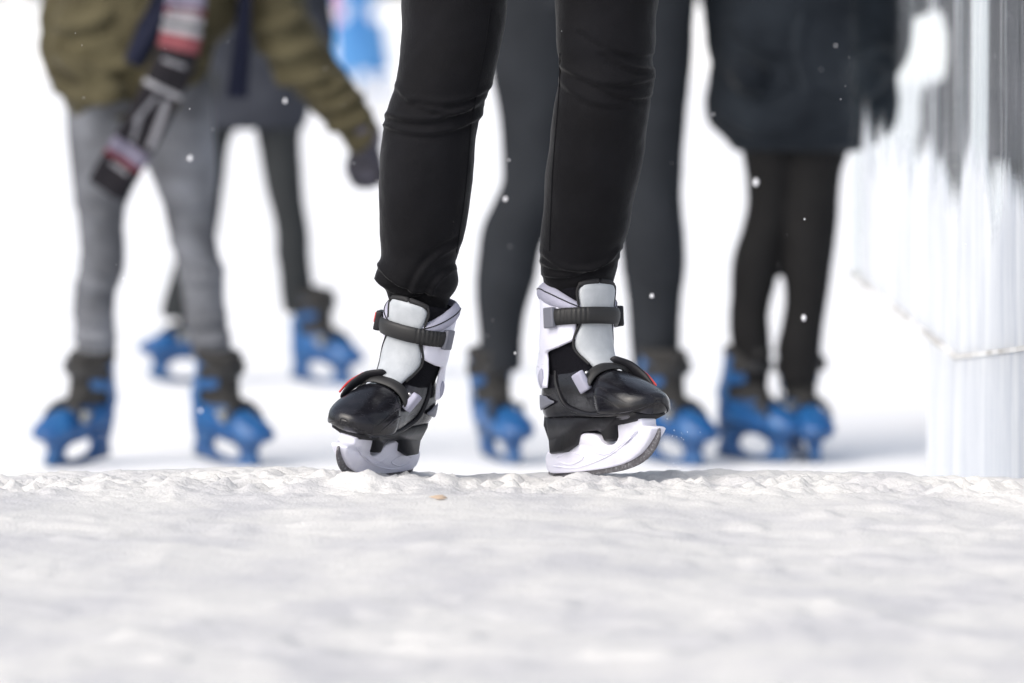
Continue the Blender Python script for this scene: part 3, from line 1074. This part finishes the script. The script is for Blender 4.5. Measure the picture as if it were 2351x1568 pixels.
sm = bpy.data.materials.new('scarf_knit')
sm.use_nodes = True
t = sm.node_tree
b = t.nodes['Principled BSDF']
b.inputs['Roughness'].default_value = .95
b.inputs['Specular IOR Level'].default_value = .1
uvn = t.nodes.new('ShaderNodeUVMap')
sep = t.nodes.new('ShaderNodeSeparateXYZ')
t.links.new(uvn.outputs[0], sep.inputs[0])
ramp = t.nodes.new('ShaderNodeValToRGB')
ramp.color_ramp.interpolation = 'CONSTANT'
BLK, WHT, RED, PNK, LAV = (.016, .015, .018), (.27, .27, .29), (.10, .012, .018), (.19, .06, .07), (.15, .14, .19)
stops = [(0, LAV), (.225, RED), (.255, WHT), (.285, BLK), (.300, WHT), (.325, PNK), (.385, BLK), (.535, WHT), (.552, BLK), (.785, LAV), (.845, RED), (.870, BLK)]
els = ramp.color_ramp.elements
els[0].position, els[0].color = 0, (*stops[0][1], 1)
els[1].position, els[1].color = stops[-1][0], (*stops[-1][1], 1)
for pos, c in stops[1:-1]:
    e = els.new(pos)
    e.color = (*c, 1)
t.links.new(sep.outputs['Y'], ramp.inputs[0])
# thin white strokes knitted into the lower black field


def smath(op, x, y):
    n = t.nodes.new('ShaderNodeMath')
    n.operation = op
    for i, q_ in enumerate((x, y)):
        if q_ is None:
            continue
        if isinstance(q_, (int, float)):
            n.inputs[i].default_value = q_
        else:
            t.links.new(q_, n.inputs[i])
    return n.outputs[0]


def stroke(v0, v1, u0, slope, w_):
    u_line = smath('ADD', smath('MULTIPLY', smath('SUBTRACT', sep.outputs['Y'], v0), slope), u0)
    on = smath('LESS_THAN', smath('ABSOLUTE', smath('SUBTRACT', sep.outputs['X'], u_line), None), w_)
    rng_ = smath('MULTIPLY', smath('GREATER_THAN', sep.outputs['Y'], v0), smath('LESS_THAN', sep.outputs['Y'], v1))
    return smath('MULTIPLY', on, rng_)


m2 = smath('MAXIMUM', smath('MAXIMUM', stroke(.575, .76, .72, .9, .085), stroke(.575, .70, .45, -1.6, .05)), stroke(.235, .252, .5, 0, .38))
m2 = smath('MAXIMUM', m2, smath('MAXIMUM', stroke(.43, .445, .5, 0, .30), stroke(.885, .90, .5, 0, .25)))
m2 = smath('MAXIMUM', m2, stroke(.66, .77, .30, 1.2, .05))
mix = t.nodes.new('ShaderNodeMix'); mix.data_type = 'RGBA'
t.links.new(m2, mix.inputs['Factor'])
t.links.new(ramp.outputs[0], mix.inputs['A'])
mix.inputs['B'].default_value = (.20, .20, .22, 1)
t.links.new(mix.outputs['Result'], b.inputs['Base Color'])
ribbon('scarf', [(432, -110, DB - .20), (428, 0, DB - .25), (414, 90, DB - .26), (398, 150, DB - .26), (368, 215, DB - .26), (325, 300, DB - .25), (285, 368, DB - .22), (244, 438, DB - .20)],
       [.10, .105, .108, .110, .108, .110, .112, .112], .014, sm, pB, 'black scarf with white, grey and red bands')
ribbon('hood_strap', [(392, -110, DB - .16), (370, 0, DB - .195), (342, 70, DB - .21), (306, 148, DB - .21)], [.05, .052, .066, .055], .012, M['navy'], pB)
ribbon('waist_strap', [(566, -110, DB - .12), (563, 0, DB - .14), (556, 100, DB - .13), (544, 222, DB - .11)], [.030, .034, .046, .058], .012, M['navy'], pB)
skate(pB, 'blue', 'right', (P(180, 1066, DB).x, DB, ICE), -38, 6, -9)
skate(pB, 'blue', 'left', (P(518, 1074, DB).x, DB, ICE), 46, 8, 6)

# ------------------------------------------------------------------ C: slate coat, behind B
DC = 18.4
pC = person((P(575, 884, DC).x, DC, ICE), 'person in short slate coat and dark tights half hidden by the olive jacket')
legs = [outline_tube([(470, 150), (455, 250), (452, 330), (448, 420), (435, 520), (405, 620), (380, 700), (378, 730)], [(575, 150), (562, 250), (520, 320), (508, 420), (494, 520), (470, 620), (447, 700), (445, 730)], DC, 1.0, 8, 32),
        outline_tube([(572, 150), (588, 250), (597, 310), (604, 345), (614, 412), (632, 480), (641, 540), (641, 580), (648, 625), (655, 690), (662, 720)], [(690, 150), (690, 250), (683, 310), (681, 356), (685, 412), (694, 490), (702, 550), (702, 588), (707, 625), (712, 690), (716, 720)], DC, 1.0, 8, 32),
        outline_tube([(480, 120), (470, 200), (480, 270)], [(690, 120), (690, 200), (684, 270)], DC, .6, 10, 32)]
wear('tights', fuse('tights', legs, .010, 3, None, (.003, 8)), M['dark_tights'], pC)
coat = [outline_tube([(470, -170), (480, -60), (478, 60), (466, 160), (458, 240), (462, 312)], [(735, -170), (745, -60), (735, 60), (715, 160), (705, 240), (692, 296)], DC, .6, 8, 36)]
# dark sleeve reaching past the olive arm
hipC = (P(590, 60, DC).x, DC, P(590, 100, DC).z)
coat.append(tube([P(690, -150, DC), P(715, 0, DC), P(735, 95, DC - .05)], [.07, .065, .05], 16))
upper_body(pC, hipC, coat='slate', extra=coat, height=.42, hands=[Vector((-.18, -.24, .34)), Vector((.16, -.24, .34))])
skate(pC, 'blue', 'right', (P(424, 884, DC).x, DC, ICE + .005), -62, -4, 0)
skate(pC, 'blue', 'left', (P(735, 884, DC).x, DC, ICE), 52, 6, 4)

# ------------------------------------------------------------------ D: charcoal leggings, behind A
DD = 15.25
pD = person((P(1350, 1070, DD).x, DD, ICE), 'person in charcoal leggings on blue skates standing right behind the black trousers')
legs = [outline_tube([(1118, -120), (1120, 0), (1124, 90), (1133, 180), (1147, 252), (1156, 330), (1158, 382), (1156, 418), (1133, 468), (1111, 517), (1100, 585), (1096, 640), (1097, 705), (1103, 760), (1108, 850)],
                     [(1345, -120), (1345, 0), (1342, 90), (1335, 180), (1328, 252), (1318, 330), (1310, 382), (1300, 418), (1282, 468), (1262, 517), (1240, 570), (1226, 640), (1206, 705), (1197, 760), (1194, 850)], DD, 1.0, 8, 40),
        outline_tube([(1362, -120), (1368, 0), (1380, 90), (1392, 180), (1402, 252), (1412, 330), (1416, 400), (1420, 470), (1426, 540), (1432, 600), (1441, 675), (1448, 740), (1452, 800), (1462, 880)],
                     [(1588, -120), (1592, 0), (1588, 90), (1580, 180), (1572, 252), (1565, 330), (1562, 400), (1562, 470), (1569, 540), (1570, 600), (1564, 665), (1557, 740), (1556, 800), (1552, 880)], DD, 1.0, 8, 40),
        outline_tube([(1135, -260), (1122, -120), (1135, 20)], [(1580, -260), (1592, -120), (1578, 20)], DD, .58, 10, 40)]
wear('leggings', fuse('leggings', legs, .010, 3, [(1110, 560, 1230, 590, DD, .01, .004), (1440, 620, 1560, 640, DD, .01, .004)], (.003, 7)), M['charcoal'], pD)
upper_body(pD, (P(1355, -190, DD).x, DD, P(1355, -190, DD).z), coat='charcoal', height=.56)
skate(pD, 'blue', 'right', (P(1148, 1064, DD).x, DD + .02, ICE), 24, 5, 5)
skate(pD, 'blue', 'left', (P(1535, 1072, DD).x, DD - .05, ICE), 42, 6, 3)

# ------------------------------------------------------------------ E: navy coat, black leggings
DE = 15.3
pE = person((P(1800, 1060, DE).x, DE, ICE), 'person in long dark navy coat and black leggings beside the frosted glass')
legs = [outline_tube([(1700, 200), (1700, 300), (1708, 356), (1717, 412), (1717, 469), (1706, 525), (1687, 590), (1681, 666), (1677, 744), (1684, 800), (1694, 880)],
                     [(1822, 200), (1822, 300), (1820, 380), (1815, 450), (1806, 525), (1793, 590), (1776, 658), (1763, 725), (1764, 765), (1764, 810), (1760, 880)], DE, 1.0, 8, 36),
        outline_tube([(1806, 200), (1806, 300), (1806, 380), (1803, 450), (1800, 525), (1800, 590), (1803, 640), (1804, 697), (1797, 745), (1790, 790), (1796, 880)],
                     [(1950, 200), (1950, 300), (1942, 349), (1931, 394), (1923, 450), (1918, 525), (1910, 587), (1902, 660), (1893, 720), (1884, 784), (1872, 880)], DE, 1.0, 8, 36),
        outline_tube([(1705, 150), (1702, 240), (1708, 330)], [(1945, 150), (1948, 240), (1940, 330)], DE, .6, 10, 32)]
wear('leggings', fuse('leggings', legs, .0095, 3, None, (.003, 8)), M['black_tights'], pE)
coat = [outline_tube([(1680, -260), (1655, -120), (1650, 0), (1640, 94), (1628, 187), (1622, 245), (1634, 285), (1668, 318), (1690, 346)],
                     [(2030, -260), (2052, -120), (2053, 0), (2052, 75), (2050, 127), (2058, 187), (2064, 240), (2050, 290), (2010, 330), (1960, 346)], DE, .60, 8, 44),
        tube([P(2010, -230, DE), P(2040, -60, DE + .02), P(2030, 110, DE + .02), P(1985, 175, DE - .14)], [.085, .075, .068, .05], 20),
        tube([P(1690, -230, DE), P(1668, -60, DE + .02), P(1680, 110, DE + .02), P(1725, 175, DE - .14)], [.085, .075, .068, .05], 20)]
folds = [(1690, 60, 1800, 120, DE, .016, .012), (1840, 40, 1850, 190, DE, .012, .014), (1950, 60, 2040, 130, DE, .016, .012), (1700, 200, 1800, 190, DE, .012, .010), (1890, 195, 2010, 205, DE, .012, .010), (1660, 260, 1780, 300, DE, .014, .008), (1900, 290, 2000, 250, DE, .014, .008)]
wear('coat', fuse('coat', coat, .010, 4, folds, (.007, 6)), M['navy_coat'], pE)
bt = [lens(P(1856, y, DE - .27), Vector((0, -1, 0)), .012, .012, .008) for y in (40, 130, 220)]
hE = Vector((P(1850, -430, DE).x, DE - .03, P(1850, -430, DE).z))
wear('body', fuse('body', head_mesh(hE, Vector((0, -1, 0)), 1.0), .007, 2), M['skin'], pE)
rings = []
for i in range(9):
    a = math.pi / 2 * (1 - i / 8.4)
    rings.append([hE + Vector((.084 * math.sin(a) * math.cos(t), .106 * math.sin(a) * math.sin(t) + .006, .03 + .108 * math.cos(a))) for t in [2 * math.pi * j / 28 for j in range(28)]])
wear('hat', new_mesh('hat', *loft(rings)), M['wool_hat'], pE)
skate(pE, 'blue', 'right', (P(1728, 1054, DE).x, DE, ICE), 48, 3, 0)
skate(pE, 'blue', 'left', (P(1848, 1064, DE).x, DE + .03, ICE), 14, 6, 3)


# ------------------------------------------------------------------ far and half hidden people
def simple_person(x, d, label, trousers_mat, coat_mat, hem, stance=.10, lean=0.0, boots='dark_boot', coat_w=.20, group=None):
    """standing figure some way off: trousers, boots, coat, hands, head"""
    p = person((x, d, ICE), label, group)
    def at(a, b, c):
        return Vector((x + a + lean * (c - .5), d + b, ICE + c))
    tp = [tube([at(q * .09, 0, .86), at(q * (.09 + stance * .3), -.02, .50), at(q * (.09 + stance * .7), .02, .12)], [.088, .064, .050], 18) for q in (-1, 1)]
    tp.append(tube([at(-.06, 0, .90), at(.06, 0, .90)], [.11, .11], 16))
    wear('trousers', fuse('trousers', tp, .012, 3), M[trousers_mat], p)
    for q in (-1, 1):
        f_ = at(q * (.09 + stance * .7), 0, 0)
        rings = []
        for (yy, w_, h0, h1) in ((.09, .02, .03, .10), (.08, .035, .01, .17), (.04, .044, 0, .19), (-.02, .042, 0, .13), (-.09, .046, 0, .10), (-.14, .040, .0, .075), (-.165, .018, .02, .05)):
            rings.append([f_ + Vector((w_ * math.cos(t), yy, (h0 + h1) / 2 + (h1 - h0) / 2 * math.sin(t))) for t in [2 * math.pi * j / 18 for j in range(18)]])
        wear('boot', new_mesh('boot', *loft(rings)), M[boots], p)
    skirt = []
    for k in range(8):
        z = hem + (1.0 - hem) * k / 7
        w_ = coat_w * (1.06 - .10 * k / 7)
        skirt.append([at(w_ * math.cos(t), w_ * .66 * math.sin(t), z) for t in [2 * math.pi * j / 28 for j in range(28)]])
    hp = at(0, 0, .96)
    upper_body(p, hp, coat=coat_mat, extra=[loft(skirt)], height=.52, hands=[Vector((-.16, .05, .30)), Vector((.16, .05, .30))], voxel=.016)
    return p


far = 70.0
simple_person(P(832, 190, far).x, far, 'far-off person in light blue coat and trousers, strongly blurred', 'light_blue', 'light_blue', .34, .10, -.10, coat_w=.34)
simple_person(P(748, 190, far + 3).x, far + 3, 'far-off person in pink top and white trousers beside the light blue one', 'white_cloth', 'pink', .80, .06, coat_w=.20, boots='white_cloth')
simple_person(1.42, 16.6, 'person in dark grey coat seen through the frosted glass above the white frost', 'black_tights', 'grey_coat', .78, .05, coat_w=.23)

# ------------------------------------------------------------------ glass rink barrier along the right side, frosted up to mid height
gm = bpy.data.materials.new('frosted_glass')
gm.use_nodes = True
t = gm.node_tree
t.nodes.clear()
out = t.nodes.new('ShaderNodeOutputMaterial')
geo = t.nodes.new('ShaderNodeTexCoord')
sx = t.nodes.new('ShaderNodeSeparateXYZ')
t.links.new(geo.outputs['Object'], sx.inputs[0])


def noise_node(scale, mapping, detail=4, rough=.6):
    mp = t.nodes.new('ShaderNodeMapping')
    mp.inputs['Scale'].default_value = mapping
    t.links.new(geo.outputs['Object'], mp.inputs[0])
    n = t.nodes.new('ShaderNodeTexNoise')
    n.inputs['Scale'].default_value = scale
    n.inputs['Detail'].default_value = detail
    n.inputs['Roughness'].default_value = rough
    t.links.new(mp.outputs[0], n.inputs['Vector'])
    return n.outputs['Fac']


def mth(op, a, b=None, clamp=False):
    n = t.nodes.new('ShaderNodeMath')
    n.operation = op
    n.use_clamp = clamp
    for i, v in enumerate((a, b)):
        if v is None:
            continue
        if isinstance(v, (int, float)):
            n.inputs[i].default_value = v
        else:
            t.links.new(v, n.inputs[i])
    return n.outputs[0]


jag = noise_node(1.6, (1, 1, .12), 5, .65)            # uneven upper edge of the frost
streak = noise_node(7.0, (1, 1, .06), 6, .7)          # vertical runs
h_ = mth('ADD', sx.outputs['Z'], mth('MULTIPLY', mth('SUBTRACT', jag, .5), -.75))
rag = noise_node(13, (1, 1, .35), 3, .6)              # broken far border
bord = mth('MULTIPLY', mth('SUBTRACT', mth('ADD', 2.72, mth('MULTIPLY', rag, .9)), sx.outputs['Y']), 5.0, True)
low = mth('MULTIPLY', mth('MULTIPLY', mth('SUBTRACT', .46, h_), 14.0, True), bord)
thin = mth('MULTIPLY', mth('SUBTRACT', streak, .50), 3.4, True)
near = mth('SUBTRACT', 1.0, mth('MULTIPLY', mth('SUBTRACT', sx.outputs['Y'], .75), .8, True))
thin = mth('MULTIPLY', mth('ADD', mth('MULTIPLY', thin, .8), .06), near)
fac = mth('MAXIMUM', mth('MULTIPLY', low, .97), thin, True)
tr_ = t.nodes.new('ShaderNodeBsdfTransparent')
tr_.inputs['Color'].default_value = (.93, .95, .95, 1)
gls = t.nodes.new('ShaderNodeBsdfGlossy')
gls.inputs['Roughness'].default_value = .08
fr = t.nodes.new('ShaderNodeMixShader')
fr.inputs[0].default_value = .06
t.links.new(tr_.outputs[0], fr.inputs[1]); t.links.new(gls.outputs[0], fr.inputs[2])
df = t.nodes.new('ShaderNodeBsdfDiffuse')
tl = t.nodes.new('ShaderNodeBsdfTranslucent')
cr = t.nodes.new('ShaderNodeValToRGB')
cr.color_ramp.elements[0].position = .36
cr.color_ramp.elements[1].position = .60
cr.color_ramp.elements[0].color = (.72, .745, .79, 1)
cr.color_ramp.elements[1].color = (.93, .94, .95, 1)
t.links.new(noise_node(5, (1, 1, .22), 8, .75), cr.inputs[0])
t.links.new(cr.outputs[0], df.inputs['Color']); t.links.new(cr.outputs[0], tl.inputs['Color'])
dm = t.nodes.new('ShaderNodeMixShader')
dm.inputs[0].default_value = .5
t.links.new(df.outputs[0], dm.inputs[1]); t.links.new(tl.outputs[0], dm.inputs[2])
fm = t.nodes.new('ShaderNodeMixShader')
t.links.new(fac, fm.inputs[0]); t.links.new(fr.outputs[0], fm.inputs[1]); t.links.new(dm.outputs[0], fm.inputs[2])
t.links.new(fm.outputs[0], out.inputs['Surface'])

WX = .885
bar = bpy.data.objects.new('rink_barrier', None)
COL.objects.link(bar)
bar.location = (WX, 11.2, 0)
tag(bar, 'glass rink barrier caked with white frost above a pale kick board', 'barrier')


def wall_strip(name, rows, thick, mat, x0=WX):
    """rows: (d, z low, z high)"""
    V, Fc = [], []
    for (d, a, b_) in rows:
        for xx in (x0 - thick / 2, x0 + thick / 2):
            for zz in (a, b_):
                V.append((xx - WX, d - 11.2, zz))
    for i in range(len(rows) - 1):
        k = i * 4
        Fc += [(k, k + 1, k + 5, k + 4), (k + 2, k + 6, k + 7, k + 3), (k, k + 4, k + 6, k + 2), (k + 1, k + 3, k + 7, k + 5)]
    Fc += [(0, 2, 3, 1), tuple(len(V) - 4 + q for q in (0, 1, 3, 2))]
    return link(name, new_mesh(name, V, Fc, False), mat, bar)


wall_strip('glass_panel', [(8.9, .26, 1.75), (9.77, .185, 1.6), (11.18, .085, 1.45)], .008, gm)
wall_strip('glass_panel', [(11.22, .082, 1.45), (14.75, .078, 1.45)], .008, gm)
wall_strip('kick_board', [(8.9, -.05, .25), (9.77, -.06, .18), (10.3, -.3, .14), (11.2, -.5, .08), (11.95, -.5, .078)], .03, gm, WX + .004)
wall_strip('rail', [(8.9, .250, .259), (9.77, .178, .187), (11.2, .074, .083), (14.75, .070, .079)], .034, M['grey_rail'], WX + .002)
for d, z0, z1 in ((11.2, -.48, 1.47),):
    link('post', new_mesh('post', *box((.035, d - 11.2, (z0 + z1) / 2), (.03, .04, z1 - z0), None, .004)), M['pale_board'], bar)

# pale boards closing the rink far behind, and a post on the left
fb = bpy.data.objects.new('far_boards', None)
COL.objects.link(fb)
fb.location = (0, 95, ICE)
tag(fb, 'row of pale boards closing the rink far behind the skaters', 'boards')
for i in range(14):
    link('board', new_mesh('board', *box(((i - 6.5) * 3.0, 0, .62), (2.94, .06, 1.24), None, .01)), M['pale_board'], fb)
pp = P(45, 300, 34)
post = tag(link('gate_post', new_mesh('gate_post', *join([box((0, 0, .75), (.10, .10, 1.5), None, .01), box((0, 0, .03), (.2, .2, .06), None, .01), box((0, 0, 1.52), (.13, .13, .04), None, .01)])), M['beige_post']),
           'pale beige post standing alone on the far ice', 'post')
post.location = (pp.x, 34, ICE)

# ------------------------------------------------------------------ small things: leaf, drifting snow
lp = [(0, 0, 0), (.012, .010, .004), (.03, .012, .006), (.045, .004, .002), (.03, -.010, .005), (.012, -.009, .003), (.022, 0, -.002), (-.014, -.002, .004)]
lf = [(0, 1, 6), (1, 2, 6), (2, 3, 6), (3, 4, 6), (4, 5, 6), (5, 0, 6), (0, 7, 1)]
leaf = tag(link('dry_leaf', new_mesh('dry_leaf', lp, lf), M['leaf']), 'small orange-brown dry leaf lying on the trodden snow', 'leaf')
mod = leaf.modifiers.new('thick', 'SOLIDIFY')
mod.thickness = .0015
l0 = P(993, 1155, 8.8)
leaf.location = (l0.x, 8.8, float(snow_z(np.array([l0.x]), np.array([8.8]))[0]) + .003)
leaf.rotation_euler = (.45, .1, .3)
leaf.scale = (.55, .55, .55)

bm = bmesh.new()
spots = [(1735, 418, 11.6, .0062), (437, 363, 11.4, .0055), (1160, 457, 11.0, .004), (1845, 730, 10.6, .005), (1775, 715, 10.8, .003), (1497, 679, 10.4, .004), (460, 942, 11.8, .004), (655, 232, 11.3, .004)]
for k in range(75):
    spots.append((random.uniform(30, 2330), random.uniform(5, 1060), random.uniform(8.9, 12.5), random.choice((.0005, .0006, .0008, .0011, .0018))))
for k in range(26):
    spots.append((1530 + abs(random.gauss(0, 40)), random.uniform(960, 1085), random.uniform(9.1, 9.8), random.uniform(.0004, .0011)))
for x, y, d, r in spots:
    c = P(x, y, d)
    m_ = bmesh.ops.create_icosphere(bm, subdivisions=1, radius=r)
    for v in m_['verts']:
        v.co = Vector((v.co.x * random.uniform(.7, 1.1), v.co.y, v.co.z * random.uniform(.9, 1.5))) + c
fm_ = bpy.data.meshes.new('drifting_snow')
bm.to_mesh(fm_)
bm.free()
fl = link('drifting_snow', fm_, M['flake'])
fl['kind'] = 'stuff'
fl['label'] = 'fine snow flakes drifting in the air between the skaters'
fl['category'] = 'snow'
